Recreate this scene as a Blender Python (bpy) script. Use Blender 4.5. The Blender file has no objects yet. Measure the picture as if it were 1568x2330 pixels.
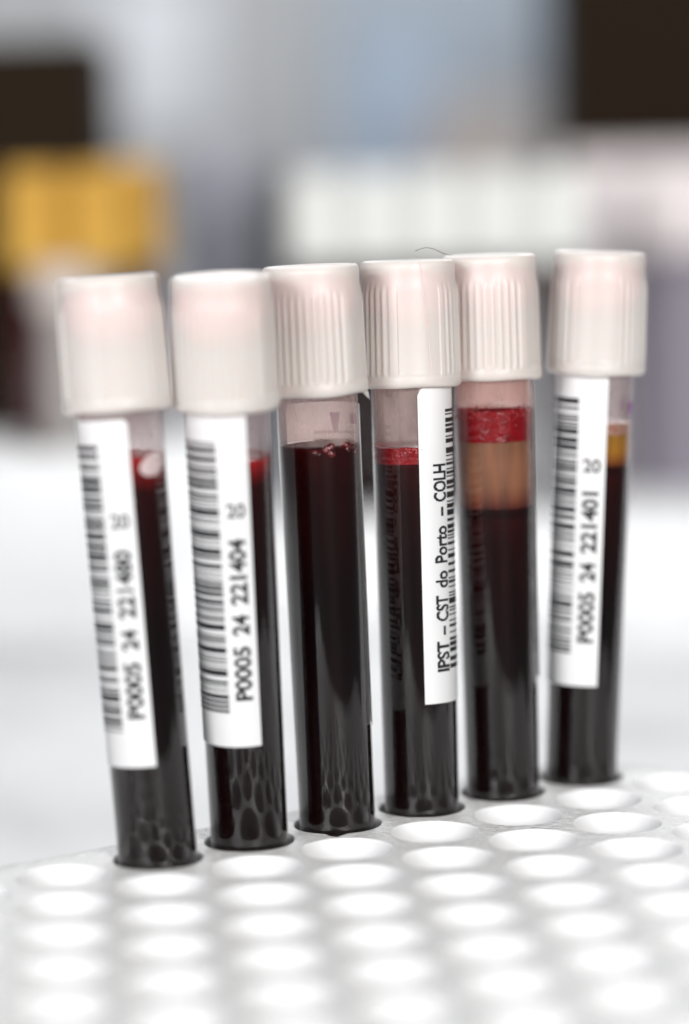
import bpy, math, random
import numpy as np
from mathutils import Vector, Matrix
from mathutils.geometry import delaunay_2d_cdt

MM = 0.001                       # everything below is written in millimetres
scene = bpy.context.scene
col = scene.collection

# ------------------------------------------------------------------ camera
CAM_H, PITCH, ROLL, FPX = 113.85, 0.13502, -0.02587, 6700.0     # mm above the rack top, rad, rad
_xc = Vector((1, 0, 0)); _yc = Vector((0, math.sin(PITCH), math.cos(PITCH)))
_fw = Vector((0, math.cos(PITCH), -math.sin(PITCH)))
_cr, _sr = math.cos(ROLL), math.sin(ROLL)
CR = _xc * _cr + _yc * _sr
CU = -_xc * _sr + _yc * _cr
CAM = Vector((0, 0, CAM_H))
cd = bpy.data.cameras.new('camera'); cam = bpy.data.objects.new('camera', cd); col.objects.link(cam)
m = Matrix.Identity(4)
for r in range(3):
    m[r][0], m[r][1], m[r][2], m[r][3] = CR[r], CU[r], -_fw[r], CAM[r] * MM
cam.matrix_world = m
cd.sensor_fit = 'VERTICAL'; cd.sensor_height = 36.0; cd.lens = 36.0 * FPX / 2330.0
cd.clip_start = 0.02; cd.clip_end = 20
cd.dof.use_dof = True; cd.dof.focus_distance = 0.4715; cd.dof.aperture_fstop = cd.lens / 23.5
cd.dof.aperture_blades = 9; cd.dof.aperture_rotation = 0.3
scene.camera = cam

# ------------------------------------------------------------------ world and lamps (indoor: no sky, no sun)
w = bpy.data.worlds.new('World'); scene.world = w; w.use_nodes = True
w.node_tree.nodes['Background'].inputs[0].default_value = (0.93, 0.96, 1.0, 1)
w.node_tree.nodes['Background'].inputs[1].default_value = 0.08
def area(name, loc, target, sx, sy, power, colour):
    l = bpy.data.lights.new(name, 'AREA'); l.shape = 'RECTANGLE'; l.size = sx; l.size_y = sy
    l.energy = power; l.color = colour
    o = bpy.data.objects.new(name, l); col.objects.link(o); o.location = loc
    o.rotation_euler = (Vector(target) - Vector(loc)).to_track_quat('-Z', 'Y').to_euler()
    return o
area('lamp_right', (0.55, -0.92, 0.49), (0.0, 0.48, 0.0), 0.5, 0.36, 29, (1.0, 0.985, 0.965))
area('lamp_left', (-0.75, -0.84, 0.47), (0.0, 0.48, 0.0), 0.5, 0.36, 23, (0.98, 0.985, 1.0))
area('added_sheet_fill', (0.1, 0.98, 0.95), (0.05, 0.95, 0.0), 0.8, 0.5, 1.8, (0.95, 0.98, 1.0)).data.spread = math.radians(110)  # fill light added over the bench to whiten the cover sheet
area('lamp_rear', (0.20, 2.10, 0.66), (0.0, 0.48, 0.0), 0.8, 0.35, 9.0, (0.96, 0.98, 1.0))
area('added_wall_fill', (-0.1, 1.95, 1.3), (0.0, 2.3, 0.0), 1.2, 0.6, 16, (0.97, 0.98, 1.0))  # added light, no known fixture: lifts the dull far wall

scene.view_settings.view_transform = 'Standard'; scene.view_settings.look = 'None'
scene.view_settings.exposure = 0.0; scene.view_settings.gamma = 1.0
scene.render.engine = 'CYCLES'
cy = scene.cycles
cy.use_denoising = True
cy.max_bounces = 14; cy.diffuse_bounces = 6; cy.glossy_bounces = 5; cy.transparent_max_bounces = 24; cy.transmission_bounces = 6
cy.sample_clamp_indirect = 6.0

# ------------------------------------------------------------------ projection helpers (image pixels of a 1568 x 2330 frame)
def project(p):
    d = Vector(p) - CAM
    z = d.dot(_fw)
    return 784 + FPX * d.dot(CR) / z, 1165 - FPX * d.dot(CU) / z
def ray(px, py):
    return (_fw + CR * ((px - 784) / FPX) - CU * ((py - 1165) / FPX))
def at_depth(px, py, y):                     # point on the ray at world y (mm)
    r = ray(px, py); return CAM + r * (y / r.y)
def at_height(px, py, z):
    r = ray(px, py); return CAM + r * ((z - CAM.z) / r.z)

# ------------------------------------------------------------------ material helpers
def mat(name):
    mt = bpy.data.materials.new(name); mt.use_nodes = True
    nt = mt.node_tree; return mt, nt, nt.nodes, nt.links
def principled(name, colour, rough=0.5, spec=0.5, sss=0.0, sss_r=(1, 1, 1), sss_s=0.001, noise=None, bump=None, coat=0.0):
    mt, nt, N, L = mat(name); b = N['Principled BSDF']
    b.inputs['Base Color'].default_value = (*colour, 1); b.inputs['Roughness'].default_value = rough
    b.inputs['Specular IOR Level'].default_value = spec
    b.inputs['Coat Weight'].default_value = coat; b.inputs['Coat Roughness'].default_value = 0.08
    if sss:
        b.inputs['Subsurface Weight'].default_value = sss; b.inputs['Subsurface Radius'].default_value = sss_r
        b.inputs['Subsurface Scale'].default_value = sss_s
    tc = N.new('ShaderNodeTexCoord')
    if noise:                                # (scale per metre, second colour, low, high)
        n = N.new('ShaderNodeTexNoise'); n.inputs['Scale'].default_value = noise[0]; n.inputs['Detail'].default_value = 5
        L.new(tc.outputs['Object'], n.inputs['Vector'])
        r = N.new('ShaderNodeValToRGB'); r.color_ramp.elements[0].position = noise[2]; r.color_ramp.elements[1].position = noise[3]
        r.color_ramp.elements[0].color = (*colour, 1); r.color_ramp.elements[1].color = (*noise[1], 1)
        L.new(n.outputs['Fac'], r.inputs['Fac']); L.new(r.outputs['Color'], b.inputs['Base Color'])
    if bump:                                 # (scale, distance, strength)
        n = N.new('ShaderNodeTexNoise'); n.inputs['Scale'].default_value = bump[0]; n.inputs['Detail'].default_value = 4
        L.new(tc.outputs['Object'], n.inputs['Vector'])
        bp = N.new('ShaderNodeBump'); bp.inputs['Distance'].default_value = bump[1]; bp.inputs['Strength'].default_value = bump[2]
        L.new(n.outputs['Fac'], bp.inputs['Height']); L.new(bp.outputs['Normal'], b.inputs['Normal'])
    return mt
def schlick(N, L, f0=0.072):
    lw = N.new('ShaderNodeLayerWeight'); lw.inputs['Blend'].default_value = 0.5
    p = N.new('ShaderNodeMath'); p.operation = 'POWER'; p.inputs[1].default_value = 4.6
    L.new(lw.outputs['Facing'], p.inputs[0])
    a = N.new('ShaderNodeMath'); a.operation = 'MULTIPLY_ADD'; a.inputs[1].default_value = 1 - f0; a.inputs[2].default_value = f0
    L.new(p.outputs[0], a.inputs[0]); return a.outputs[0]
def clear_plastic(name, tint, rough=0.015, f0=0.072):
    mt, nt, N, L = mat(name); N.remove(N['Principled BSDF']); out = N['Material Output']
    t = N.new('ShaderNodeBsdfTransparent'); t.inputs[0].default_value = (*tint, 1)
    g = N.new('ShaderNodeBsdfGlossy'); g.inputs['Roughness'].default_value = rough
    tc = N.new('ShaderNodeTexCoord'); mp = N.new('ShaderNodeMapping'); mp.inputs['Scale'].default_value = (1, 1, 0.06)
    n = N.new('ShaderNodeTexNoise'); n.inputs['Scale'].default_value = 420; n.inputs['Detail'].default_value = 2
    L.new(tc.outputs['Object'], mp.inputs['Vector']); L.new(mp.outputs[0], n.inputs['Vector'])
    bp = N.new('ShaderNodeBump'); bp.inputs['Distance'].default_value = 0.00003; bp.inputs['Strength'].default_value = 0.5
    L.new(n.outputs['Fac'], bp.inputs['Height']); L.new(bp.outputs['Normal'], g.inputs['Normal'])
    mx = N.new('ShaderNodeMixShader')
    L.new(schlick(N, L, f0), mx.inputs[0]); L.new(t.outputs[0], mx.inputs[1]); L.new(g.outputs[0], mx.inputs[2])
    L.new(mx.outputs[0], out.inputs['Surface']); return mt
def film(name, tint, haze, amount):          # thin smear of blood on the inside of the wall
    mt, nt, N, L = mat(name); N.remove(N['Principled BSDF']); out = N['Material Output']
    t = N.new('ShaderNodeBsdfTransparent'); t.inputs[0].default_value = (*tint, 1)
    d = N.new('ShaderNodeBsdfDiffuse'); d.inputs[0].default_value = (*haze, 1)
    tl = N.new('ShaderNodeBsdfTranslucent'); tl.inputs[0].default_value = (*haze, 1)
    m2 = N.new('ShaderNodeMixShader'); m2.inputs[0].default_value = 0.5
    L.new(d.outputs[0], m2.inputs[1]); L.new(tl.outputs[0], m2.inputs[2])
    tc = N.new('ShaderNodeTexCoord'); mp = N.new('ShaderNodeMapping'); mp.inputs['Scale'].default_value = (1, 1, 0.25)
    n = N.new('ShaderNodeTexNoise'); n.inputs['Scale'].default_value = 260; n.inputs['Detail'].default_value = 3
    L.new(tc.outputs['Object'], mp.inputs['Vector']); L.new(mp.outputs[0], n.inputs['Vector'])
    mr = N.new('ShaderNodeMapRange'); mr.inputs['From Min'].default_value = 0.3; mr.inputs['From Max'].default_value = 0.75
    mr.inputs['To Min'].default_value = amount * 0.45; mr.inputs['To Max'].default_value = amount * 1.6
    L.new(n.outputs['Fac'], mr.inputs['Value'])
    mx = N.new('ShaderNodeMixShader'); L.new(mr.outputs[0], mx.inputs[0])
    L.new(t.outputs[0], mx.inputs[1]); L.new(m2.outputs[0], mx.inputs[2])
    L.new(mx.outputs[0], out.inputs['Surface']); return mt
def milky(name, colour, clear=0.3, rough=0.33):   # translucent polypropylene cap
    mt = principled(name, colour, rough, 0.45, 0.85, (1.0, 0.72, 0.6), 0.0016, bump=(900, 0.00004, 0.35))
    nt = mt.node_tree; N, L = nt.nodes, nt.links; out = N['Material Output']; b = N['Principled BSDF']
    t = N.new('ShaderNodeBsdfTransparent'); t.inputs[0].default_value = (1.0, 0.96, 0.93, 1)
    mx = N.new('ShaderNodeMixShader'); mx.inputs[0].default_value = clear
    L.new(b.outputs[0], mx.inputs[1]); L.new(t.outputs[0], mx.inputs[2]); L.new(mx.outputs[0], out.inputs['Surface'])
    return mt
def paper(name, colour, transl=0.25, wrinkle=(85, 0.0004, 0.45)):
    mt = principled(name, colour, 0.55, 0.3, bump=wrinkle)
    nt = mt.node_tree; N, L = nt.nodes, nt.links; out = N['Material Output']; b = N['Principled BSDF']
    t = N.new('ShaderNodeBsdfTranslucent'); t.inputs[0].default_value = (*colour, 1)
    mx = N.new('ShaderNodeMixShader'); mx.inputs[0].default_value = transl
    L.new(b.outputs[0], mx.inputs[1]); L.new(t.outputs[0], mx.inputs[2]); L.new(mx.outputs[0], out.inputs['Surface'])
    return mt

def gradient_liquid(name, stops, rough=0.25, spec=0.15, wobble=1.2, sss=0.0):
    """stops: (mm above the tube foot, colour), rising; the layers drift into each other"""
    mt = principled(name, (0.5, 0.5, 0.5), rough, spec, sss, (1, 0.5, 0.3), 0.002)
    nt = mt.node_tree; N, L = nt.nodes, nt.links; b = N['Principled BSDF']
    z0, z1 = stops[0][0], stops[-1][0]
    tc = N.new('ShaderNodeTexCoord'); sx = N.new('ShaderNodeSeparateXYZ'); L.new(tc.outputs['Object'], sx.inputs[0])
    mp = N.new('ShaderNodeMapping'); mp.inputs['Scale'].default_value = (1, 1, 0.12); L.new(tc.outputs['Object'], mp.inputs['Vector'])
    n = N.new('ShaderNodeTexNoise'); n.inputs['Scale'].default_value = 330; n.inputs['Detail'].default_value = 3; L.new(mp.outputs[0], n.inputs['Vector'])
    w_ = N.new('ShaderNodeMath'); w_.operation = 'MULTIPLY_ADD'; w_.inputs[1].default_value = wobble * 2 * MM; w_.inputs[2].default_value = -wobble * MM
    L.new(n.outputs['Fac'], w_.inputs[0])
    ad = N.new('ShaderNodeMath'); L.new(sx.outputs['Z'], ad.inputs[0]); L.new(w_.outputs[0], ad.inputs[1])
    mr = N.new('ShaderNodeMapRange'); mr.inputs['From Min'].default_value = z0 * MM; mr.inputs['From Max'].default_value = z1 * MM
    L.new(ad.outputs[0], mr.inputs['Value'])
    r = N.new('ShaderNodeValToRGB'); el = r.color_ramp.elements
    while len(el) < len(stops): el.new(0.5)
    for k, (z, c) in enumerate(stops):
        el[k].position = (z - z0) / (z1 - z0); el[k].color = (*c, 1)
    L.new(mr.outputs[0], r.inputs['Fac'])
    hs = N.new('ShaderNodeMix'); hs.data_type = 'RGBA'; hs.blend_type = 'MULTIPLY'; hs.inputs[0].default_value = 1.0
    r2 = N.new('ShaderNodeValToRGB'); r2.color_ramp.elements[0].position = .3; r2.color_ramp.elements[0].color = (.55, .55, .55, 1)
    r2.color_ramp.elements[1].position = .72; r2.color_ramp.elements[1].color = (1.3, 1.3, 1.3, 1)
    L.new(n.outputs['Fac'], r2.inputs['Fac']); L.new(r.outputs['Color'], hs.inputs[6]); L.new(r2.outputs['Color'], hs.inputs[7])
    L.new(hs.outputs[2], b.inputs['Base Color'])
    return mt
M = {}
M['rack'] = principled('scuffed_grey_rack_top', (0.62, 0.615, 0.61), 0.45, 0.28, noise=(800, (0.74, 0.74, 0.735), 0.5, 0.7), bump=(1100, 0.0008, 0.6))
M['bore'] = principled('white_rack_plastic', (0.62, 0.62, 0.625), 0.5, 0.3, 0.6, (1, 0.98, 0.96), 0.003)
M['farrack'] = principled('far_white_rack_plastic', (0.72, 0.725, 0.73), 0.6, 0.2, noise=(14, (0.56, 0.565, 0.57), 0.35, 0.75))
M['bench'] = principled('bench_grey_laminate', (0.36, 0.36, 0.37), 0.5, 0.3, noise=(9, (0.30, 0.30, 0.31), 0.3, 0.7))
M['sheet'] = principled('white_bench_sheet', (0.88, 0.885, 0.89), 0.6, 0.2, noise=(16, (0.68, 0.68, 0.69), 0.42, 0.72), bump=(14, 0.004, 0.6))
M['paper'] = paper('white_paper', (0.80, 0.80, 0.79), 0.2)
M['wall'] = principled('room_wall_paint', (0.47, 0.475, 0.475), 0.7, 0.2, noise=(3, (0.40, 0.415, 0.44), 0.3, 0.7))
M['tube'] = clear_plastic('clear_tube_plastic', (0.985, 0.965, 0.965))
M['cap'] = milky('milky_white_cap', (0.665, 0.635, 0.605), 0.37, 0.40)
M['stopper'] = principled('pink_rubber_stopper', (0.60, 0.23, 0.27), 0.6, 0.2)
M['label'] = paper('label_paper', (0.78, 0.78, 0.785), 0.33)
M['ink'] = principled('black_thermal_ink', (0.012, 0.012, 0.014), 0.5, 0.3)
M['purple'] = principled('purple_print', (0.20, 0.055, 0.22), 0.5, 0.3)
M['farblood'] = principled('far_dark_blood', (0.012, 0.003, 0.003), 0.6, 0.05)
M['fardarkred'] = principled('far_dark_red_blood', (0.05, 0.006, 0.006), 0.6, 0.05)
M['blood'] = principled('dark_settled_blood', (0.0035, 0.0008, 0.0009), 0.3, 0.1)
M['bloodred'] = principled('red_blood_layer', (0.13, 0.005, 0.007), 0.25, 0.4, noise=(900, (0.20, 0.012, 0.016), 0.4, 0.7))
M['foam'] = principled('bright_red_blood_foam', (0.155, 0.0010, 0.0040), 0.3, 0.25, noise=(600, (0.085, 0.0006, 0.002), 0.45, 0.75), bump=(900, 0.0004, 0.5))
M['froth'] = principled('pale_red_froth', (0.27, 0.030, 0.034), 0.25, 0.3, noise=(1300, (0.12, 0.003, 0.006), 0.4, 0.62), bump=(1500, 0.0004, 0.7))
M['darkfroth'] = principled('dark_red_froth', (0.10, 0.008, 0.010), 0.12, 0.6, noise=(1300, (0.02, 0.001, 0.002), 0.4, 0.62))
M['plasma'] = principled('brown_plasma', (0.15, 0.062, 0.028), 0.3, 0.3, 0.6, (1, 0.5, 0.3), 0.002)
M['plasmalow'] = principled('reddish_brown_plasma', (0.11, 0.03, 0.02), 0.3, 0.3, 0.4, (1, 0.5, 0.3), 0.002)
M['amber'] = principled('amber_plasma', (0.27, 0.125, 0.015), 0.25, 0.4, 0.5, (1, 0.6, 0.2), 0.002)
M['tanfroth'] = principled('tan_plasma_froth', (0.26, 0.16, 0.125), 0.3, 0.4, noise=(1200, (0.22, 0.08, 0.05), 0.4, 0.65))
M['film'] = film('pink_blood_film', (0.98, 0.95, 0.94), (0.74, 0.60, 0.57), 0.30)
M['filmred'] = film('rosy_blood_film', (0.97, 0.90, 0.88), (0.74, 0.49, 0.44), 0.38)
M['filmgrey'] = film('faint_blood_film', (0.97, 0.95, 0.955), (0.66, 0.58, 0.58), 0.26)
M['bubble'] = principled('pale_bubble_skin', (0.22, 0.02, 0.024), 0.12, 0.5)
M['airbubble'] = principled('pale_air_bubble', (0.52, 0.43, 0.43), 0.1, 0.8)
M['yellowcap'] = principled('yellow_cap_plastic', (0.50, 0.30, 0.06), 0.6, 0.1, noise=(40, (0.44, 0.245, 0.045), 0.4, 0.6))
M['whitecap'] = principled('opaque_white_cap', (0.56, 0.565, 0.545), 0.5, 0.3)
M['brown'] = principled('dark_brown_lacquer', (0.015, 0.0095, 0.0055), 0.8, 0.05)
M['blue'] = principled('pale_blue_carton', (0.36, 0.45, 0.57), 0.7, 0.2)
M['beige'] = principled('beige_carton', (0.44, 0.39, 0.36), 0.7, 0.2)
M['lavender'] = principled('lavender_grey_plastic', (0.34, 0.345, 0.40), 0.5, 0.3)
M['darkgrey'] = principled('dark_grey_plastic', (0.09, 0.09, 0.10), 0.5, 0.3)
M['purplegrey'] = principled('purple_grey_plastic', (0.20, 0.18, 0.22), 0.5, 0.3)
M['pinkwhite'] = principled('pinkish_white_plastic', (0.62, 0.56, 0.56), 0.5, 0.3)
M['seam'] = principled('cap_seam', (0.60, 0.47, 0.45), 0.4, 0.4)
M['hair'] = principled('hair', (0.08, 0.06, 0.05), 0.5, 0.3)
M['palelabel'] = principled('pale_tube_label', (0.30, 0.29, 0.275), 0.6, 0.3)

# ------------------------------------------------------------------ mesh helpers (input in mm)
def mesh_obj(name, verts, faces, material, parent=None, smooth=True, angle=38):
    me = bpy.data.meshes.new(name)
    me.from_pydata([(v[0] * MM, v[1] * MM, v[2] * MM) for v in verts], [], faces)
    me.validate(); me.update()
    if smooth:
        me.shade_smooth()
        me.set_sharp_from_angle(angle=math.radians(angle))
    me.materials.append(material)
    o = bpy.data.objects.new(name, me); col.objects.link(o)
    if parent: o.parent = parent
    return o
def tag(o, label=None, cat=None, group=None, kind=None):
    if label: o['label'] = label
    if cat: o['category'] = cat
    if group: o['group'] = group
    if kind: o['kind'] = kind
    return o
def empty(name, mw):
    o = bpy.data.objects.new(name, None); col.objects.link(o); o.empty_display_size = 0.01; o.matrix_world = mw
    return o
def lathe(profile, seg=64, closed=False):
    v, f = [], []
    n = len(profile)
    for (r, z) in profile:
        for k in range(seg):
            a = 2 * math.pi * k / seg
            v.append((r * math.sin(a), -r * math.cos(a), z))
    for i in range(n if closed else n - 1):
        j = (i + 1) % n
        for k in range(seg):
            k2 = (k + 1) % seg
            f.append((i * seg + k, i * seg + k2, j * seg + k2, j * seg + k))
    if not closed:
        if profile[0][0] > 0: f.append(tuple(range(seg - 1, -1, -1)))
        if profile[-1][0] > 0: f.append(tuple(range((n - 1) * seg, n * seg)))
    return v, f
def box_mesh(cx, cy, z0, sx, sy, h, bev=2.0):
    """rounded-edge box as a lofted stack of rounded rectangles"""
    v, f = [], []
    def ring(inset, z):
        pts = []
        rad = max(bev - inset, 0.3)
        hx, hy = sx / 2 - inset, sy / 2 - inset
        for (qx, qy, a0) in ((1, 1, 0), (-1, 1, 90), (-1, -1, 180), (1, -1, 270)):
            for s in range(5):
                a = math.radians(a0 + s * 22.5)
                pts.append((cx + qx * (hx - rad) + rad * math.cos(a), cy + qy * (hy - rad) + rad * math.sin(a), z))
        return pts
    levels = [(bev, z0), (bev * .3, z0 + bev * .3), (0, z0 + bev), (0, z0 + h - bev), (bev * .3, z0 + h - bev * .3), (bev, z0 + h)]
    for (i, z) in levels: v += ring(i * 0.999, z)
    n = 20
    for i in range(len(levels) - 1):
        for k in range(n):
            f.append((i * n + k, i * n + (k + 1) % n, (i + 1) * n + (k + 1) % n, (i + 1) * n + k))
    f.append(tuple(range(n - 1, -1, -1))); f.append(tuple(range((len(levels) - 1) * n, len(levels) * n)))
    return v, f
def tube_path(pts, rad, seg=6):
    v, f = [], []
    P = [Vector(p) for p in pts]
    for i, p in enumerate(P):
        t = (P[min(i + 1, len(P) - 1)] - P[max(i - 1, 0)]).normalized()
        a = t.orthogonal().normalized(); b = t.cross(a)
        for k in range(seg):
            an = 2 * math.pi * k / seg
            q = p + (a * math.cos(an) + b * math.sin(an)) * rad; v.append(tuple(q))
    for i in range(len(P) - 1):
        for k in range(seg):
            f.append((i * seg + k, i * seg + (k + 1) % seg, (i + 1) * seg + (k + 1) % seg, (i + 1) * seg + k))
    return v, f

# ------------------------------------------------------------------ rack lattice (rack top is z = 0)
PIT, PHI = 17.0, 0.60988
O4 = Vector((11.4746, 474.4742, 0))
E1 = Vector((math.cos(PHI), math.sin(PHI), 0)) * PIT
E2 = Vector((math.cos(PHI - 2 * math.pi / 3), math.sin(PHI - 2 * math.pi / 3), 0)) * PIT
def lat(i, j): return O4 + E1 * (i - 3) + E2 * j
RACK_H = 25.0
BENCH_Z = -RACK_H - 1.2

# --- bench, sheet on it, wall
u1 = E1.normalized(); nb = Vector((-u1.y, u1.x, 0))           # nb points away from the camera
def slab(name, pts, z0, z1, material, kind=None):
    n = len(pts)
    v = [(p[0], p[1], z0) for p in pts] + [(p[0], p[1], z1) for p in pts]
    f = [tuple(range(n - 1, -1, -1)), tuple(range(n, 2 * n))] + [(k, (k + 1) % n, n + (k + 1) % n, n + k) for k in range(n)]
    o = mesh_obj(name, v, f, material, None, False)
    if kind: o['kind'] = kind
    return o
fe = O4 - nb * 122.0                                            # the bench ends just in front of the rack
bench_pts = [fe - u1 * 900, fe + u1 * 500, Vector((1500, 2700, 0)), Vector((-1500, 2700, 0))]
slab('bench_top', bench_pts, BENCH_Z - 30, BENCH_Z, M['bench'], 'structure')
wall_o = slab('wall', [Vector((-1500, 2600, 0)), Vector((1500, 2600, 0)), Vector((1500, 2640, 0)), Vector((-1500, 2640, 0))], BENCH_Z, 1400, M['wall'], 'structure')
# soft white sheet spread over the near part of the bench
def sheet():
    rnd = random.Random(5)
    v, f = [], []
    nu, nv = 70, 60
    a = O4 - nb * 118 - u1 * 700; 
    ph = [(rnd.uniform(.006, .03), rnd.uniform(-.03, .03), rnd.uniform(0, 6.3), rnd.uniform(.1, .7)) for _ in range(9)]
    for j in range(nv + 1):
        for i in range(nu + 1):
            p = a + u1 * (1500.0 * i / nu)
            yy = p.y + (1180 + 30 * math.sin(p.x * .01) - p.y) * j / nv
            h = sum(am * math.sin(fx * p.x + fy * yy + q) for fx, fy, q, am in ph)
            d = (Vector((p.x, yy, 0)) - O4).dot(nb)
            flat = max(0.0, min(1.0, (d - 25) / 60.0))
            v.append((p.x, yy, BENCH_Z + 0.6 + flat * max(0.0, 1.2 + h)))
    for j in range(nv):
        for i in range(nu):
            q = j * (nu + 1) + i; f.append((q, q + 1, q + nu + 2, q + nu + 1))
    return v, f
v, f = sheet()
tag(mesh_obj('bench_cover', v, f, M['sheet']), 'white rumpled cover sheet spread over the bench under the racks', 'cover sheet')

# --- the tube rack
def rack_mesh():
    back = 11.6
    def line_pt(i0, off): return lat(i0, 0) + nb * off
    u3 = (E1 + E2).normalized(); n3 = Vector((-u3.y, u3.x, 0))
    A = lat(-9, 0) + nb * back
    # right corner: meeting of the back edge with the edge along u3 behind hole (6,1)
    p3 = lat(6, 1) + n3 * 11.0
    pB = lat(5, 0) + nb * back
    # solve pB + u1*s = p3 - u3*t
    d = p3 - pB; det = u1.x * (u3.y) - u1.y * (u3.x)
    s = (d.x * u3.y - d.y * u3.x) / det
    C = pB + u1 * s
    D = C + u3 * (PIT * 6.2)
    front = -(PIT * .866 * 7 + 10.5)
    u2 = E2.normalized()
    tD = ((D - lat(0, 0)).dot(nb) - front) / (-(u2.dot(nb)))
    Ep = D + u2 * tD
    Fp = lat(-9, 0) + nb * front
    outline = [A, C, D, Ep, Fp]
    # rounded outline corners
    out2 = []
    n = len(outline)
    for k in range(n):
        p0, p1, p2 = outline[k - 1], outline[k], outline[(k + 1) % n]
        d0 = (p0 - p1).normalized(); d2 = (p2 - p1).normalized(); rr = 9.0
        for s_ in range(7):
            t = s_ / 6
            out2.append(p1 + d0 * rr * (1 - t) ** 2 + d2 * rr * t ** 2)
    outline = out2
    def inside(p, marg):
        m_ = 1e9
        for k in range(len(outline)):
            a_, b_ = outline[k], outline[(k + 1) % len(outline)]
            e = b_ - a_; L2 = max(e.length_squared, 1e-9)
            t = max(0, min(1, (p - a_).dot(e) / L2)); m_ = min(m_, (a_ + e * t - p).length)
        c = False
        for k in range(len(outline)):
            a_, b_ = outline[k], outline[k - 1]
            if (a_.y > p.y) != (b_.y > p.y) and p.x < (b_.x - a_.x) * (p.y - a_.y) / (b_.y - a_.y) + a_.x: c = not c
        return c and m_ > marg
    rnd = random.Random(11)
    holes = []
    for j in range(0, 8):
        for i in range(-9, 20):
            c = lat(i, j)
            if inside(c, 9.5): holes.append((i, j, c))
    SEG = 48
    V2, E, hv = [], [], []
    no = len(outline)
    for p in outline: V2.append((p.x, p.y))
    for k in range(no): E.append((k, (k + 1) % no))
    for (i, j, c) in holes:
        s0 = len(V2); rj = rnd.uniform(-.10, .10); p1, p2 = rnd.uniform(0, 6.3), rnd.uniform(0, 6.3); p3_ = rnd.uniform(0, 6.3)
        rr = []
        for k in range(SEG):
            a = 2 * math.pi * k / SEG
            r = 7.30 + rj + .07 * math.sin(2 * a + p1) + .05 * math.sin(3 * a + p2) + .035 * math.sin(7 * a + p3_)
            if (i, j) == (2, 0):                       # chipped rim in front of the third tube
                da = abs(((a - math.radians(268)) + math.pi) % (2 * math.pi) - math.pi)
                r += max(0, 1 - da / .24) * 2.2
            rr.append(r)
            V2.append((c.x + r * math.cos(a), c.y + r * math.sin(a)))
        for k in range(SEG): E.append((s0 + k, s0 + (k + 1) % SEG))
        hv.append((s0, c, rr))
    res = delaunay_2d_cdt([Vector(p) for p in V2], E, [], 1, 1e-7)
    vo, fo = res[0], res[2]
    vmap = {}
    for new, olds in enumerate(res[3]):
        for o_ in olds: vmap[o_] = new
    verts = [(p.x, p.y, 0.0) for p in vo]; faces = []; mats = []
    H = np.array([(c.x, c.y) for _, c, _ in hv])
    for t in fo:
        cx = sum(vo[q].x for q in t) / 3; cyy = sum(vo[q].y for q in t) / 3
        dd = np.hypot(H[:, 0] - cx, H[:, 1] - cyy); k = int(dd.argmin())
        idx = set(range(hv[k][0], hv[k][0] + SEG)); inv = [x for q in t for x in res[3][q]]
        if all(x in idx for x in inv): continue
        faces.append(tuple(t))
    n_top = len(faces)
    # hole walls: rounded lip, slightly drafted wall, floor
    for (s0, c, rr) in hv:
        prev = [vmap[s0 + k] for k in range(SEG)]
        for (dr, z) in ((-.10, -.03), (-.19, -.11), (-.24, -.24), (-.26, -.55), (-.34, -6.0), (-.46, -20.0)):
            cur = []
            for k in range(SEG):
                a = 2 * math.pi * k / SEG
                r = rr[k] * (1 if z > -1 else .985) + dr
                if z < -2: r = 7.3 + dr
                cur.append(len(verts)); verts.append((c.x + r * math.cos(a), c.y + r * math.sin(a), z))
            for k in range(SEG):
                k2 = (k + 1) % SEG; faces.append((prev[k], cur[k], cur[k2], prev[k2]))
            prev = cur
        faces.append(tuple(prev))
    # outer skirt
    prev = [vmap[k] for k in range(no)]
    for (ins, z) in ((.25, -.1), (.45, -.5), (.5, -1.2), (.6, -RACK_H)):
        cur = []
        for k in range(no):
            p = outline[k]; t = (outline[(k + 1) % no] - outline[k - 1]).normalized(); nrm = Vector((-t.y, t.x, 0))
            q = p + nrm * ins
            cur.append(len(verts)); verts.append((q.x, q.y, z))
        for k in range(no):
            k2 = (k + 1) % no; faces.append((prev[k], prev[k2], cur[k2], cur[k]))
        prev = cur
    faces.append(tuple(prev))
    # store relative to the hole of the first tube
    o = lat(0, 0)
    return [(x - o.x, y - o.y, z + RACK_H) for x, y, z in verts], faces, n_top
rv, rf, n_top = rack_mesh()
rack = mesh_obj('tube_rack', rv, rf, M['rack'], None, True, 35)
rack.data.materials.append(M['bore'])
for k_, p_ in enumerate(rack.data.polygons): p_.material_index = 0 if k_ < n_top else 1
rack.location = (lat(0, 0).x * MM, lat(0, 0).y * MM, -RACK_H * MM)
tag(rack, 'white plastic rack full of round holes holding the six nearest tubes', 'tube rack', 'white tube racks')

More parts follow.
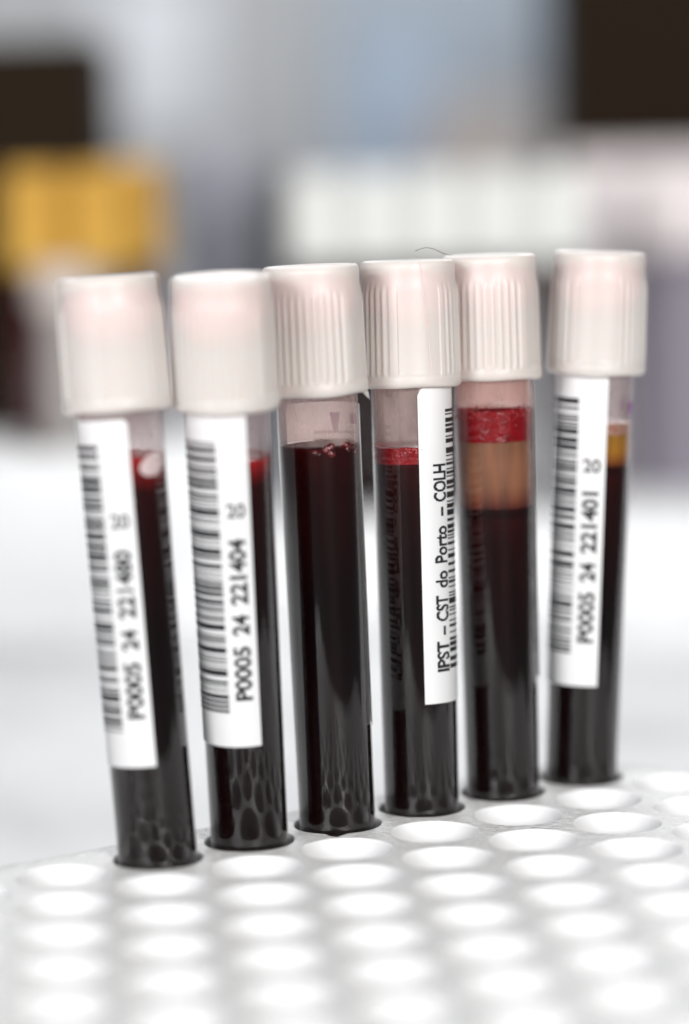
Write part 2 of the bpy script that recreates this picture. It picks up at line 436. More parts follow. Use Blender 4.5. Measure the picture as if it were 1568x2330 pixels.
# ------------------------------------------------------------------ cap
def cap_mesh(h=20.4, panels=True, seed=0, nth=320):
    prof = [  # (z from the bottom up, radius, rib weight)
        (0.0, 6.75, 0), (0.0, 7.75, 0), (0.12, 8.05, 0), (0.45, 8.28, 0), (0.9, 8.34, 0), (1.6, 8.30, 0), (2.0, 8.22, 0.0), (2.25, 8.20, .8), (2.8, 8.19, 1),
        (6, 8.13, 1), (10, 8.08, 1), (13, 8.04, 1), (14.4, 8.02, 1), (15.3, 7.98, .8), (16.0, 7.90, .35), (16.6, 7.80, 0.05),
        (17.2, 7.72, 0), (18.2, 7.68, 0), (19.2, 7.70, 0), (19.75, 7.66, 0), (20.1, 7.50, 0), (20.3, 7.22, 0), (20.32, 6.9, 0), (20.05, 6.5, 0), (20.0, 5.0, 0), (20.0, 0.4, 0)]
    rnd = random.Random(seed); ph = [rnd.uniform(0, 6.3) for _ in range(4)]
    v, f = [], []
    for (z, r, wr) in prof:
        for k in range(nth):
            a = 2 * math.pi * k / nth
            rr = r
            # two smooth panels on opposite sides, ribs between them
            da = min(abs((a + math.pi) % (2 * math.pi) - math.pi), abs((a) % (2 * math.pi) - math.pi))
            pw = math.radians(25)
            if wr > 0:
                if da < pw:
                    rr += wr * (-0.16)
                elif da < pw + math.radians(7):
                    rr += wr * 0.10
                else:
                    s = math.sin(a * 40)
                    rr += wr * (0.125 * (abs(s) ** 0.8) * (1 if s > 0 else -1) - .03)
            zz = z
            if z < 0.5: zz += .12 * math.sin(2 * a + ph[0]) + .07 * math.sin(5 * a + ph[1])
            rr *= 1 + .003 * math.sin(2 * a + ph[2])
            v.append((rr * math.sin(a), -rr * math.cos(a), zz))
    n = len(prof)
    for i in range(n - 1):
        for k in range(nth):
            k2 = (k + 1) % nth
            f.append((i * nth + k, i * nth + k2, (i + 1) * nth + k2, (i + 1) * nth + k))
    f.append(tuple(range((n - 1) * nth, n * nth)))
    return v, f

# ------------------------------------------------------------------ lettering: rasterise Blender's own font like a thermal printer
_txt = {}
def raster(s, w_mm, h_mm, px=0.125, weight=0.033):
    key = (s, w_mm, h_mm, weight)
    if key in _txt: return _txt[key]
    cu = bpy.data.curves.new('t', 'FONT'); cu.body = s; cu.size = 1; cu.offset = weight; cu.resolution_u = 4
    ob = bpy.data.objects.new('t', cu); col.objects.link(ob)
    dg = bpy.context.evaluated_depsgraph_get(); me = ob.evaluated_get(dg).to_mesh()
    me.calc_loop_triangles()
    P = np.array([(q.co.x, q.co.y) for q in me.vertices]); T = [tuple(t.vertices) for t in me.loop_triangles]
    ob.evaluated_get(dg).to_mesh_clear(); bpy.data.objects.remove(ob); bpy.data.curves.remove(cu)
    x0, x1 = P[:, 0].min(), P[:, 0].max(); y0 = 0.0; y1 = 0.72 if not s.strip('-\u2013') == '' else 0.72
    W = max(1, round(w_mm / px)); Hh = max(1, round(h_mm / px))
    P = np.c_[(P[:, 0] - x0) / (x1 - x0) * W, (P[:, 1] - y0) / (y1 - y0) * Hh]
    g = np.zeros((Hh + 2, W), bool)
    X, Y = np.meshgrid(np.arange(W) + .5, np.arange(-1, Hh + 1) + .5)
    for a, b, c in T:
        A, B, C = P[a], P[b], P[c]
        d = (B[1] - C[1]) * (A[0] - C[0]) + (C[0] - B[0]) * (A[1] - C[1])
        if abs(d) < 1e-9: continue
        l1 = ((B[1] - C[1]) * (X - C[0]) + (C[0] - B[0]) * (Y - C[1])) / d
        l2 = ((C[1] - A[1]) * (X - C[0]) + (A[0] - C[0]) * (Y - C[1])) / d
        g |= (l1 >= -1e-6) & (l2 >= -1e-6) & (l1 + l2 <= 1 + 1e-6)
    runs = []
    for r in range(g.shape[0]):
        k = 0
        while k < W:
            if g[r, k]:
                e = k
                while e < W and g[r, e]: e += 1
                runs.append((k * px, e * px, (r - 1) * px, r * px)); k = e
            else: k += 1
    _txt[key] = runs
    return runs

# ------------------------------------------------------------------ the six tubes
SMIN = -19.9                                   # tube foot, measured along the axis from the rack top
def rad(s): return 6.2 + 0.35 * max(-20.0, min(80.0, s)) / 72.0
def frame_for(base, axis):
    z = axis.normalized()
    y = Vector((base.x - CAM.x, base.y - CAM.y, 0)); y = (y - z * y.dot(z)).normalized()
    x = y.cross(z)
    mt = Matrix.Identity(4)
    o = base + z * SMIN
    for r in range(3):
        mt[r][0], mt[r][1], mt[r][2], mt[r][3] = x[r], y[r], z[r], o[r] * MM
    return mt
def s_at(base, axis, py):
    lo, hi = -15.0, 110.0
    z = axis.normalized()
    for _ in range(40):
        mid = (lo + hi) / 2
        if project(base + z * mid - Vector((0, 6.4, 0)))[1] > py: lo = mid
        else: hi = mid
    return (lo + hi) / 2
def cyl_pt(s, deg, r):                          # local coordinates of the thing (origin at the tube foot)
    a = math.radians(deg); return (r * math.sin(a), -r * math.cos(a), s - SMIN)
def band(s0, s1, inset, seg=72, top_wave=0.0, dome=0.0, seed=0, rows=3, bottom_wave=0.0):
    """solid of liquid between two heights, with a slightly wavy top or bottom line"""
    rnd = random.Random(seed); p = [rnd.uniform(0, 6.3) for _ in range(6)]
    v, f = [], []
    for i in range(rows + 1):
        t = i / rows
        for k in range(seg):
            a = 2 * math.pi * k / seg
            wv = math.sin(2 * a + p[0]) * .5 + math.sin(3 * a + p[1]) * .3 + math.sin(7 * a + p[2]) * .2 + math.sin(13 * a + p[3]) * .15
            s = s0 + (s1 - s0) * t + (wv * top_wave if i == rows else 0) + (wv * bottom_wave if i == 0 else 0)
            r = rad(s) - inset
            v.append((r * math.sin(a), -r * math.cos(a), s - SMIN))
    for i in range(rows):
        for k in range(seg):
            k2 = (k + 1) % seg; f.append((i * seg + k, i * seg + k2, (i + 1) * seg + k2, (i + 1) * seg + k))
    # concave meniscus on top
    last = rows * seg; base_n = len(v)
    rings = (.92, .75, .4)
    prev = [last + k for k in range(seg)]
    for q, fr in enumerate(rings):
        cur = []
        for k in range(seg):
            a = 2 * math.pi * k / seg; r = (rad(s1) - inset) * fr
            cur.append(len(v)); v.append((r * math.sin(a), -r * math.cos(a), s1 - SMIN - dome * (1, 1.4, 1.5)[q]))
        for k in range(seg):
            k2 = (k + 1) % seg; f.append((prev[k], prev[k2], cur[k2], cur[k]))
        prev = cur
    f.append(tuple(prev)); f.append(tuple(range(seg - 1, -1, -1)))
    return v, f

LAB_W = 160.0                                   # label wrap in degrees
def build_label(root, a0, s0, s1, number, seed, lift=0.0, rnd_corner=2.2):
    nu, nv = 44, 24
    R0 = 6.4
    v, f = [], []
    def sheet_r(deg, s):
        u = (deg - a0) / 180 * math.pi * R0          # mm from the left edge
        return rad(s) + 0.09 + lift * max(0, 1 - u / 4.0) ** 2
    for i in range(nu + 1):
        t = i / nu
        t = t if True else t
        uu = t * LAB_W * math.pi / 180 * R0; tot = LAB_W * math.pi / 180 * R0
        cut = 0.0
        for d, rc in ((uu, rnd_corner), (tot - uu, 0.8)):
            if d < rc: cut = rc - math.sqrt(max(0, rc ** 2 - (rc - d) ** 2)) if d > 1e-6 else rc * .8
        for j in range(nv + 1):
            s = s0 + (s1 - cut - s0) * j / nv
            deg = a0 + t * LAB_W
            v.append(cyl_pt(s, deg, sheet_r(deg, s)))
    for i in range(nu):
        for j in range(nv):
            q = i * (nv + 1) + j; f.append((q, q + nv + 1, q + nv + 2, q + 1))
    lab = mesh_obj('label', v, f, M['label'], root)
    # barcode
    rb = random.Random(seed); v, f = [], []
    s = s0 + 5.5; end = s1 - 3.7; mod = (end - s) / 178.0
    def patch(sa, sb, da, db, n=8, off=.035):
        b = len(v)
        for i in range(n + 1):
            dg = da + (db - da) * i / n
            v.append(cyl_pt(sa, dg, sheet_r(dg, sa) + off)); v.append(cyl_pt(sb, dg, sheet_r(dg, sb) + off))
        for i in range(n): f.append((b + 2 * i, b + 2 * i + 2, b + 2 * i + 3, b + 2 * i + 1))
    k = 0
    while k < 176:
        wd = rb.choice((1, 1, 1, 2, 2, 3, 4)); wd = min(wd, 178 - k)
        patch(s + k * mod, s + (k + wd) * mod, a0 + 46, a0 + 117, 10)
        k += wd + rb.choice((1, 1, 1, 2, 2, 3))
    mesh_obj('barcode', v, f, M['ink'], lab)
    # long text lines, reading upwards, glyph tops to the left
    deg_mm = 180 / math.pi / R0
    def words(name, items, base_deg, h):
        nonlocal v, f
        v, f = [], []
        for (txt, sa, sb) in items:
            for (x0, x1, y0, y1) in raster(txt, sb - sa, h):
                patch(sa + x0, sa + x1, base_deg - y1 * deg_mm, base_deg - y0 * deg_mm, 1, .04)
        mesh_obj(name, v, f, M['ink'], lab)
    L0 = s0; q = (s1 - s0) / 730.0
    def pos(y0, y1): return L0 + (1605 - y0) * q, L0 + (1605 - y1) * q
    inst = [('IPST', *pos(1533, 1462)), ('\u2013', *pos(1449, 1428)), ('CST', *pos(1417, 1357)), ('do', *pos(1340, 1301)),
            ('Porto', *pos(1283, 1199)), ('\u2013', *pos(1176, 1155)), ('COLH', *pos(1143, 1057))]
    words('institute_lettering', inst, a0 + 43, 2.45)
    q2 = (s1 - s0) / 707.0
    def pos2(y0, y1): return L0 + (1565 - y0) * q2, L0 + (1565 - y1) * q2
    num = [('P0005', *pos2(1465, 1349)), ('24', *pos2(1325, 1282)), (number, *pos2(1260, 1121))]
    words('number_lettering', num, a0 + 149.5, 2.55)
    v, f = [], []
    sa = pos2(1076, 1076)[0]
    for (x0, x1, y0, y1) in raster('20', 2.8, 2.3, weight=0.016):
        patch(sa + y0, sa + y1, a0 + 127.5 + x0 * deg_mm, a0 + 127.5 + x1 * deg_mm, 2, .04)
    mesh_obj('check_number', v, f, M['ink'], lab)
    return lab

cap_v, cap_f = cap_mesh(seed=1)
def make_tube(name, base, axis, L, cap_rot, capmat, tubemat, filmmat, cap_seed=1):
    root = empty(name, frame_for(base, axis))
    H = 20.4
    top = L
    # wall: closed shell with a rounded foot
    n = 26
    prof = []
    r0 = rad(SMIN)
    for k in range(7):
        a = math.pi / 2 * k / 6
        prof.append((max(.05, r0 * math.sin(a)), r0 * (1 - math.cos(a)) * .8))
    for k in range(1, n + 1):
        s = SMIN + 6 + (top - 3 - SMIN - 6) * k / n
        prof.append((rad(s), s - SMIN))
    prof.append((rad(top) - .9, top - 3 - SMIN))
    v, f = lathe(prof, 72)
    mesh_obj('tube_wall', v, f[:-1], tubemat, root)
    c = mesh_obj('cap', *cap_mesh(seed=cap_seed), capmat, root)
    c.location = (0, 0, (top - H - SMIN) * MM); c.rotation_euler = (0, 0, math.radians(cap_rot))
    # rubber stopper inside the cap
    pr = [(0.2, 9.0), (3.2, 9.2), (5.4, 10.5), (6.6, 12.4), (7.05, 14.0), (7.1, 16.6), (6.7, 18.2), (4.0, 18.8), (0.2, 18.9)]
    sv, sf = lathe(pr, 48)
    mesh_obj('stopper', sv, sf, M['stopper'], c)
    return root

def tube_data(i, top_px, k_lean):
    base = lat(i, 0)
    r = ray(*top_px)
    # ray meets the plane  y = base.y + k*z
    # CAM + r*t : y = r.y t ; z = CAM.z + r.z t
    t = (base.y + k_lean * CAM.z) / (r.y - k_lean * r.z)
    T = CAM + r * t
    return base, (T - base), (T - base).length

GL = 'six labelled blood tubes in the near rack'
spec = [
 # top pixel, depth lean, label(a0,y_top,y_bottom,number,lift), cap rotation
 dict(top=(243, 628), k=0.02, lab=(-150, 958, 1748, '221480', 0.0), rot=140, film='filmgrey'),
 dict(top=(501, 626), k=-0.07, lab=(-135, 934, 1694, '221404', 0.0), rot=75, film='filmgrey'),
 dict(top=(706, 603), k=0.01, lab=(70, 932, 1668, '221402', 0.35), rot=72, film='film'),
 dict(top=(927, 592), k=0.035, lab=(9, 879, 1607, '221403', 0.0), rot=12, film='film'),
 dict(top=(1113, 580), k=0.02, lab=(84, 880, 1560, '221405', 0.25), rot=72, film='filmred'),
 dict(top=(1366, 573), k=0.015, lab=(-141, 856, 1564, '221401', 0.0), rot=0, film='filmgrey'),
]
labels = [
 'leftmost tube, leaning left, dark blood, number 221480 on its white label',
 'second tube from the left, barcode label ending 221404, milky cap tipped forward',
 'third tube from the left, black blood with bubbles, label turned away to the right',
 'tube whose label reads IPST CST do Porto COLH, red froth on dark blood',
 'tube with brown plasma under a bright red froth layer, beside the IPST tube',
 'rightmost near tube, amber plasma over dark blood, label number 221401',
]
roots = []
for i, sp in enumerate(spec):
    base, axis, L = tube_data(i, sp['top'], sp['k'])
    sp['base'], sp['axis'], sp['L'] = base, axis, L
    print('tube', i, 'L', round(L, 2), 'lean', round(math.degrees(math.atan2(axis.x, axis.z)), 2))
    root = make_tube('blood_tube', base, axis, L, sp['rot'], M['cap'], M['tube'], M[sp['film']], cap_seed=i + 1)
    tag(root, labels[i], 'blood tube', GL)
    roots.append(root)
    a0, yt, yb, num, lift = sp['lab']
    build_label(root, a0, s_at(base, axis, yb), s_at(base, axis, yt), num, 100 + i, lift)

def S(i, py): return s_at(spec[i]['base'], spec[i]['axis'], py)
IN = 0.20
def liquid(i, name, y_top, y_bot, material, dome=.3, tw=0.0, bw=0.0, parent=None, inset=IN):
    s1 = S(i, y_top); s0 = SMIN + 1.5 if y_bot is None else S(i, y_bot)
    v, f = band(s0, s1, inset, 72, tw, dome, 7 * i + int(y_top), 4 if y_bot else 16, bw)
    return mesh_obj(name, v, f, material, parent or roots[i], True, 50)
def add_film(i, y_low):
    s0 = S(i, y_low); s1 = spec[i]['L'] - 10
    prof = [(rad(s0 + (s1 - s0) * k / 8) - .42, s0 + (s1 - s0) * k / 8 - SMIN) for k in range(9)]
    v, f = lathe(prof, 64)
    mesh_obj('blood_film', v, f[:-2], M[spec[i]['film']], roots[i])
def bubbles(i, parent, items, material):
    v, f = [], []
    for (deg, py, r, inset) in items:
        s = S(i, py); c = cyl_pt(s, deg, rad(s) - inset); b = len(v); nr, ns = 6, 10
        for a in range(nr + 1):
            th = math.pi * a / nr
            for k in range(ns):
                q = 2 * math.pi * k / ns
                v.append((c[0] + r * math.sin(th) * math.cos(q), c[1] + r * math.sin(th) * math.sin(q), c[2] + r * math.cos(th)))
        for a in range(nr):
            for k in range(ns):
                k2 = (k + 1) % ns; f.append((b + a * ns + k, b + (a + 1) * ns + k, b + (a + 1) * ns + k2, b + a * ns + k2))
    o = mesh_obj('bubbles', v, f, material, parent); o['kind'] = 'stuff'; return o
rb = random.Random(3)
# tube 1: dark blood running red towards its meniscus, a large air bubble against the wall
DK, MA = (0.003, 0.0006, 0.0007), (0.010, 0.0008, 0.0009)
def Z(i, py): return S(i, py) - SMIN
def blood_mat(i, y_top, y_dark, red):
    zt, zd = Z(i, y_top), Z(i, y_dark)
    mid = tuple((q + w_) * .34 for q, w_ in zip(red, MA))
    return gradient_liquid('settled_blood', [(0, DK), (zd - 22, DK), (zd - 4, MA), (zd, tuple(1.6 * q for q in MA)), ((zd * .55 + zt * .45), mid), (zt, red)])
r_ = liquid(0, 'blood', 1046, None, blood_mat(0, 1050, 1128, (0.30, 0.014, 0.013)), dome=.9, tw=.35)
def wall_patch(i, name, deg, py, wdeg, hmm, material, parent):
    s = S(i, py); v, f = [(cyl_pt(s, deg, rad(s) - .1))], []
    n = 28
    for q, fr in enumerate((.6, 1.0)):
        for k in range(n):
            a = 2 * math.pi * k / n
            dd = deg + fr * wdeg * math.cos(a); ss = s + fr * hmm * math.sin(a) + fr * .02 * wdeg * math.cos(a)
            v.append(cyl_pt(ss, dd, rad(ss) - (.06 if q == 0 else .19)))
    for k in range(n):
        f.append((0, 1 + k, 1 + (k + 1) % n)); f.append((1 + k, 1 + n + k, 1 + n + (k + 1) % n, 1 + (k + 1) % n))
    return mesh_obj(name, v, f, material, parent)
wall_patch(0, 'air_bubble', 50, 1066, 27, 1.75, M['airbubble'], r_)
add_film(0, 1046)
# tube 2
liquid(1, 'blood', 1048, None, blood_mat(1, 1050, 1106, (0.26, 0.012, 0.014)), dome=.8, tw=.25); add_film(1, 1045)
# tube 3: dark top with bubbles
b = liquid(2, 'blood', 1022, None, blood_mat(2, 1016, 1052, (0.035, 0.002, 0.003)), dome=.8, tw=.2)
bubbles(2, b, [(rb.uniform(-8, 80), 1024 + rb.uniform(-5, 16), rb.uniform(.25, .8), rb.uniform(.45, .95)) for _ in range(34)], M['darkfroth'])
bubbles(2, b, [(rb.uniform(95, 200), 1023 + rb.uniform(-2, 4), rb.uniform(.2, .4), rb.uniform(.6, 1.0)) for _ in range(12)], M['darkfroth'])
add_film(2, 1019)
# tube 4: red froth band with fine bubbles along its top
liquid(3, 'blood', 1060, None, blood_mat(3, 1060, 1085, (0.03, 0.0015, 0.002)), tw=.1)
fr = liquid(3, 'red_froth', 1022, 1060.5, M['foam'], dome=.6, tw=.25, bw=.0, inset=.18)
bubbles(3, fr, [(rb.uniform(-12, 30), 1026 + rb.uniform(-3, 9), rb.uniform(.15, .36), rb.uniform(.2, .4)) for _ in range(22)] +
        [(rb.uniform(-85, -5), 1028 + rb.uniform(-6, 24), rb.uniform(.06, .14), .18) for _ in range(70)], M['bubble'])
add_film(3, 1020)
# tube 5: froth, brown plasma drifting into red above the dark cells
liquid(4, 'blood', 1163, None, blood_mat(4, 1163, 1190, (0.012, 0.0012, 0.0014)), tw=.12)
zp = [Z(4, y) for y in (1164, 1155, 1138, 1110, 1060, 1010)]
pm = gradient_liquid('brown_plasma', [(zp[0], (0.035, 0.006, 0.006)), (zp[1], (0.085, 0.022, 0.014)), (zp[2], (0.14, 0.050, 0.028)),
                     (zp[3], (0.195, 0.088, 0.048)), (zp[4], (0.21, 0.098, 0.055)), (zp[5], (0.17, 0.078, 0.044))], 0.3, 0.2, .5, .5)
liquid(4, 'plasma', 1010, 1163.4, pm)
fo = liquid(4, 'red_froth', 938, 1009.6, M['foam'], dome=1.0, tw=.35, inset=.17)
bubbles(4, fo, [(rb.uniform(-88, 88), 948 + rb.gauss(0, 9), rb.uniform(.07, .22), .18) for _ in range(190)], M['froth'])
add_film(4, 931)
# tube 6: tan froth, amber plasma, dark cells
liquid(5, 'blood', 1064, None, blood_mat(5, 1064, 1085, (0.014, 0.0012, 0.0014)))
za = [Z(5, y) for y in (1065, 1050, 1030, 992)]
am = gradient_liquid('amber_plasma', [(za[0], (0.05, 0.010, 0.006)), (za[1], (0.17, 0.06, 0.012)), (za[2], (0.27, 0.125, 0.015)), (za[3], (0.25, 0.125, 0.02))], 0.25, 0.3, .5, .4)
liquid(5, 'amber_plasma', 992, 1064.4, am)
liquid(5, 'tan_froth', 966, 991.6, M['tanfroth'], tw=.3)
add_film(5, 964)

# purple print of the maker's own label, seen through the glass at the back
def back_mark(i, polys):
    v, f = [], []
    for poly in polys:
        b = len(v)
        for (deg, py) in poly: s = S(i, py); v.append(cyl_pt(s, deg, rad(s) + .05))
        f.append(tuple(range(b, b + len(poly))))
    mesh_obj('purple_print', v, f, M['purple'], roots[i], False)
back_mark(2, [[(163, 957), (147, 957), (152, 1003), (158, 1003)], [(128, 958), (112, 958), (112, 982), (128, 982)]])
back_mark(3, [[(186, 985), (178, 985), (178, 997), (186, 997)], [(174, 992), (168, 992), (168, 998), (174, 998)], [(166, 985), (160, 985), (160, 997), (166, 997)]])
back_mark(5, [[(142, 915), (132, 915), (132, 945), (142, 945)], [(122, 915), (108, 915), (108, 1000), (122, 1000)], [(60, 918), (69, 918), (69, 944), (60, 944)]])

# hair lying on the fourth cap
hp = [(945, 571), (957, 566), (970, 563), (984, 565), (996, 570), (1008, 576), (1020, 579), (1030, 580)]
hy = spec[3]['base'].y + 3
v, f = tube_path([at_depth(x, y, hy + k * .5) for k, (x, y) in enumerate(hp)], 0.05)
tag(mesh_obj('hair', v, f, M['hair']), 'thin stray hair lying on top of the fourth milky cap', 'hair')
# mould seam on the fourth cap, burr on the third
c4 = [c for c in roots[3].children if c.name.startswith('cap')][0]
c3 = [c for c in roots[2].children if c.name.startswith('cap')][0]
pts = []
for k in range(13):
    z = 20.0 - k * 1.6; a = math.radians(10 + k * .9 - sp['rot'] * 0) - math.radians(spec[3]['rot']) + math.radians(spec[3]['rot'])
    a = math.radians(3 + k * 1.0)
    rr = 7.72 if z > 17 else (7.72 + (17 - z) * .22 if z > 15.5 else 7.9 + (15.5 - z) * .006)
    pts.append((rr * math.sin(a), -rr * math.cos(a), z))
v, f = tube_path(pts, .07); mesh_obj('mould_seam', v, f, M['seam'], c4)

bv, bf = [], []
for k in range(7):
    a = math.radians(-6 + k * 3.0); hgt = (0, .5, .9, .5, 1.3, .4, 0)[k]
    for (dr, dz) in ((8.0, .35), (8.25, .2 - hgt * .5), (8.3 + hgt * .25, -hgt), (7.9, .0)):
        bv.append((dr * math.sin(a), -dr * math.cos(a), dz))
for k in range(6):
    for q in range(4): bf.append((k * 4 + q, k * 4 + (q + 1) % 4, k * 4 + 4 + (q + 1) % 4, k * 4 + 4 + q))
mesh_obj('moulding_burr', bv, bf, M['cap'], c3, False)

# ------------------------------------------------------------------ taller racks behind, with white-capped and yellow-capped tubes
def row_rack(name, x0, y0, nx, ny, pitch, rowp, h, label):
    """block with staggered rows of round holes; (x0, y0) is the first hole of the rear row"""
    v, f = [], []; SEG = 24; zt = h
    for j in range(ny):
        off = (j % 2) * pitch / 2
        ya, yb = -j * rowp - rowp / 2, -j * rowp + rowp / 2
        for i in range(nx):
            cx, cyy = i * pitch + off, -j * rowp
            ring0, ring1 = [], []
            for k in range(SEG):
                a = 2 * math.pi * (k + .5) / SEG; ca, sa = math.cos(a), math.sin(a)
                t = min((pitch / 2) / max(abs(ca), 1e-6), (rowp / 2) / max(abs(sa), 1e-6))
                ring0.append(len(v)); v.append((cx + t * ca, cyy + t * sa, zt))
            prev = ring0
            for (r, z) in ((7.1, zt), (6.9, zt - .3), (6.8, zt - 20)):
                cur = []
                for k in range(SEG):
                    a = 2 * math.pi * (k + .5) / SEG; cur.append(len(v)); v.append((cx + r * math.cos(a), cyy + r * math.sin(a), z))
                for k in range(SEG): f.append((prev[k], prev[(k + 1) % SEG], cur[(k + 1) % SEG], cur[k]))
                prev = cur
            f.append(tuple(prev))
        xl, xr = -pitch / 2 - 6, (nx - 1) * pitch + pitch + 6
        for (xa, xb) in ((xl, off - pitch / 2), (off + (nx - .5) * pitch, xr)):
            q = len(v); v += [(xa, ya, zt), (xb, ya, zt), (xb, yb, zt), (xa, yb, zt)]; f.append((q, q + 1, q + 2, q + 3))
    yb, yf = rowp / 2, -(ny - 1) * rowp - rowp / 2
    q = len(v)
    for (px_, py_) in ((xl, yf), (xr, yf), (xr, yb), (xl, yb)): v.append((px_, py_, zt - .002)); v.append((px_, py_, 0))
    for k in range(4): k2 = (k + 1) % 4; f.append((q + 2 * k, q + 2 * k + 1, q + 2 * k2 + 1, q + 2 * k2))
    f.append((q + 1, q + 7, q + 5, q + 3))
    o = mesh_obj(name, v, f, M['farrack'], None, False); o.location = (x0 * MM, y0 * MM, (BENCH_Z + .8) * MM)
    return tag(o, label, 'tube rack', 'white tube racks')
def far_tube(name, base, L, capmat, bodymat, cap_h, cap_r, label, group, cat='blood tube', fill=.985):
    root = empty(name, Matrix.Translation(((base.x) * MM, base.y * MM, (base.z - 19.9) * MM)))
    H = L + 19.9
    v, f = lathe([(.1, 0), (4, .8), (6.1, 4), (6.4, H * .5), (6.6, H - 3)], 32); mesh_obj('tube_wall', v, f, M['tube'], root)
    v, f = lathe([(.1, 1), (3.8, 1.6), (5.8, 4.6), (6.1, H * .5), (6.2, (H - cap_h) * fill)], 32); mesh_obj('blood', v, f, bodymat, root)
    n = 48; v, f = [], []
    for (z, r) in ((0, 6.6), (0, cap_r - .4), (.5, cap_r), (2, cap_r), (cap_h * .8, cap_r - .2), (cap_h - 3, cap_r - .5), (cap_h - .6, cap_r - .55), (cap_h, cap_r - 1), (cap_h, .3)):
        for k in range(n):
            a = 2 * math.pi * k / n; rr = r + (.12 if (k % 2 and 1 < z < cap_h - 4) else 0)
            v.append((rr * math.sin(a), -rr * math.cos(a), z + H - cap_h))
    for i_ in range(8):
        for k in range(n): f.append((i_ * n + k, i_ * n + (k + 1) % n, (i_ + 1) * n + (k + 1) % n, (i_ + 1) * n + k))
    mesh_obj('cap', v, f, capmat, root)
    tag(root, label, cat, group)
    return root
HB = 26.0; P2 = 17.0; Y2 = 850.0
xb2 = at_depth(668, 1000, Y2).x
row_rack('tube_rack', xb2, Y2, 7, 3, P2, 15.0, HB, 'blurred white rack behind the near tubes, holding the white-capped tubes')
top2 = BENCH_Z + .8 + HB
for k, wd in enumerate(('leftmost', 'second from the left', 'third from the left', 'fourth from the left', 'rightmost')):
    far_tube('blood_tube', Vector((xb2 + P2 * (k + .5), Y2 - 15.0, top2)), 96.0, M['whitecap'], M['farblood'], 25, 8.5,
             'blurred white-capped tube of dark blood, front row of the rack behind, ' + wd, 'white-capped tubes in the rack behind')
for k, wd in enumerate(('left', 'middle', 'right')):
    far_tube('blood_tube', Vector((xb2 + P2 * (k + 1), Y2, top2)), 96.0, M['whitecap'], M['farblood'], 25, 8.5,
             'blurred white-capped tube of dark blood, rear row of the rack behind, ' + wd + ' one', 'white-capped tubes in the rack behind')
HC = 51.0; P3 = 17.2; Y3 = 820.0
xb3 = at_depth(321, 1000, Y3).x - 2 * P3
row_rack('tube_rack', xb3 - 4 * P3, Y3, 7, 3, P3, 15.0, HC, 'tall blurred white rack at the left edge holding the yellow-capped tubes')
top3 = BENCH_Z + .8 + HC
for (dx, j, L_, cm, bm, ch, lab_) in (
        (0.5, 1, 75, 'yellowcap', 'fardarkred', 27, 'blurred yellow-capped tube of dark blood at the left edge of the picture'),
        (1.5, 1, 75, 'yellowcap', 'palelabel', 27, 'blurred yellow-capped tube with a pale wrap behind the leftmost cap'),
        (2.0, 0, 76, 'yellowcap', 'fardarkred', 27, 'blurred yellow-capped tube of dark red blood between the first two near caps'),
        (1.0, 2, 50, 'beige', 'palelabel', 12, 'short blurred beige-capped tube standing before the yellow-capped ones')):
    far_tube('blood_tube', Vector((xb3 + P3 * dx, Y3 - 15.0 * j, top3)), L_, M[cm], M[bm], ch, 8.6, lab_, 'tubes in the tall rack on the left')

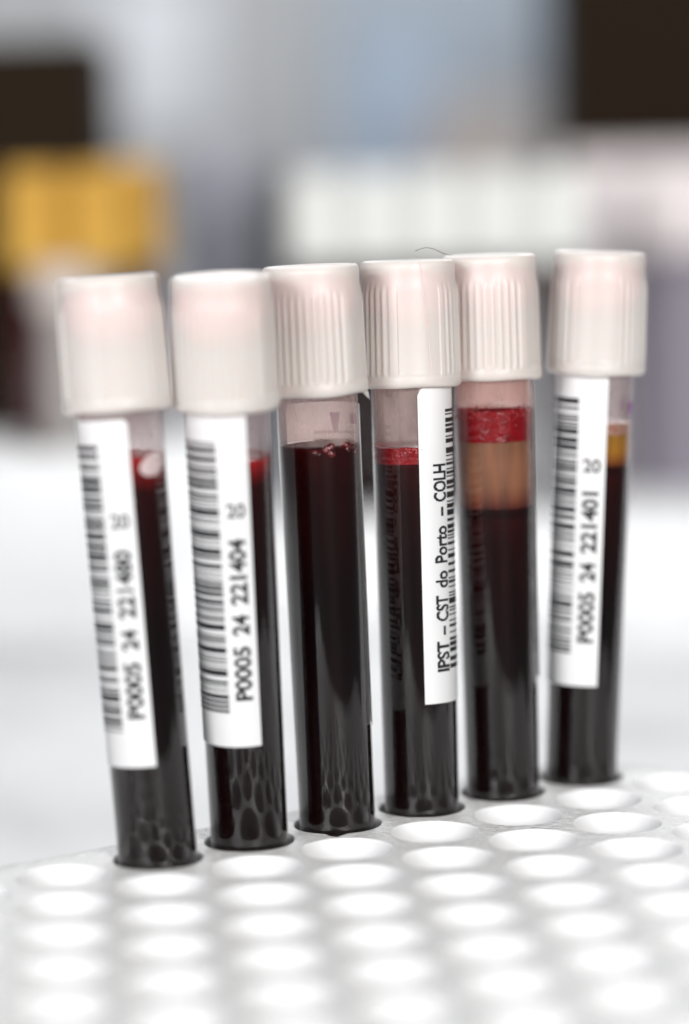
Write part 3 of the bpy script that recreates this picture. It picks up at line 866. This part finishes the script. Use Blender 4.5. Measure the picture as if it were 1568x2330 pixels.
# ------------------------------------------------------------------ blurred things along the back of the bench
def carton(name, px0, px1, py_top, y, depth, material, label, cat, bev=2.0, foot=None):
    p0 = at_depth(px0, py_top, y); p1 = at_depth(px1, py_top, y)
    z0 = BENCH_Z if foot is None else foot
    v, f = box_mesh((p0.x + p1.x) / 2, y + depth / 2, z0, abs(p1.x - p0.x), depth, (p0.z + p1.z) / 2 - z0, bev)
    root = mesh_obj(name, v, f, material); tag(root, label, cat); return root
carton('carton', 790, 1010, 110, 2000, 60, M['blue'], 'blurred pale blue carton standing in the middle of the background', 'carton')
carton('carton', 965, 1190, 235, 1900, 60, M['beige'], 'blurred beige carton in front of the pale blue one', 'carton')
def bottle(name, px, y, r, py_top, bodymat, capmat, cap_part, label, cat):
    p = at_depth(px, py_top, y); h = p.z - BENCH_Z
    root = empty(name, Matrix.Translation((p.x * MM, y * MM, BENCH_Z * MM)))
    hb = h * (1 - cap_part)
    v, f = lathe([(r * .9, 0), (r, 2), (r, hb * .9), (r * .93, hb * .97), (r * .8, hb)], 40); mesh_obj('body', v, f, bodymat, root)
    v, f = lathe([(r * .95, hb), (r * 1.02, hb + 1), (r * 1.02, h - 2), (r * .93, h)], 40); mesh_obj('lid', v, f, capmat, root)
    tag(root, label, cat); return root
bottle('jar', 1545, 930, 18, 385, M['purplegrey'], M['pinkwhite'], .21, 'blurred purple-grey jar with pinkish lid at the right edge', 'jar')
bottle('bottle', 478, 1000, 11, 335, M['lavender'], M['lavender'], .2, 'blurred lavender bottle behind the second cap', 'bottle')
bottle('bottle', 606, 930, 6.0, 385, M['darkgrey'], M['darkgrey'], .2, 'slim blurred dark grey bottle between lavender bottle and white caps', 'bottle')
carton('equipment_case', -500, 226, 92, 900, 70, M['brown'], 'dark brown case behind the yellow caps in the upper left', 'case', 3.0)
carton('equipment_case', 1262, 2200, -420, 1060, 80, M['brown'], 'tall dark brown case filling the upper right background', 'case', 3.0)
carton('carton', 1285, 1900, 348, 1020, 25, M['pinkwhite'], 'blurred pinkish grey carton before the tall dark case', 'carton')

# flat panels added on the far wall; the pale one makes its bright patch
M['wallpatch'] = principled('bright_wall_patch', (0.72, 0.74, 0.77), 0.8, 0.1)
M['bluegrey'] = principled('blue_grey_board', (0.37, 0.42, 0.48), 0.8, 0.1)
def board(px0, px1, py0, py1, y, material, label):
    a, b_ = at_depth(px0, py0, y), at_depth(px1, py1, y)
    v, f = box_mesh((a.x + b_.x) / 2, y + 8, b_.z, b_.x - a.x, 16, a.z - b_.z, 2)
    return tag(mesh_obj('wall_panel_added', v, f, material), label, 'board')
board(235, 480, -60, 330, 2582, M['wallpatch'], 'pale panel added for the bright patch of wall left of centre')
board(740, 1240, -120, 190, 2582, M['bluegrey'], 'very blurred blue-grey board on the wall above the cartons')
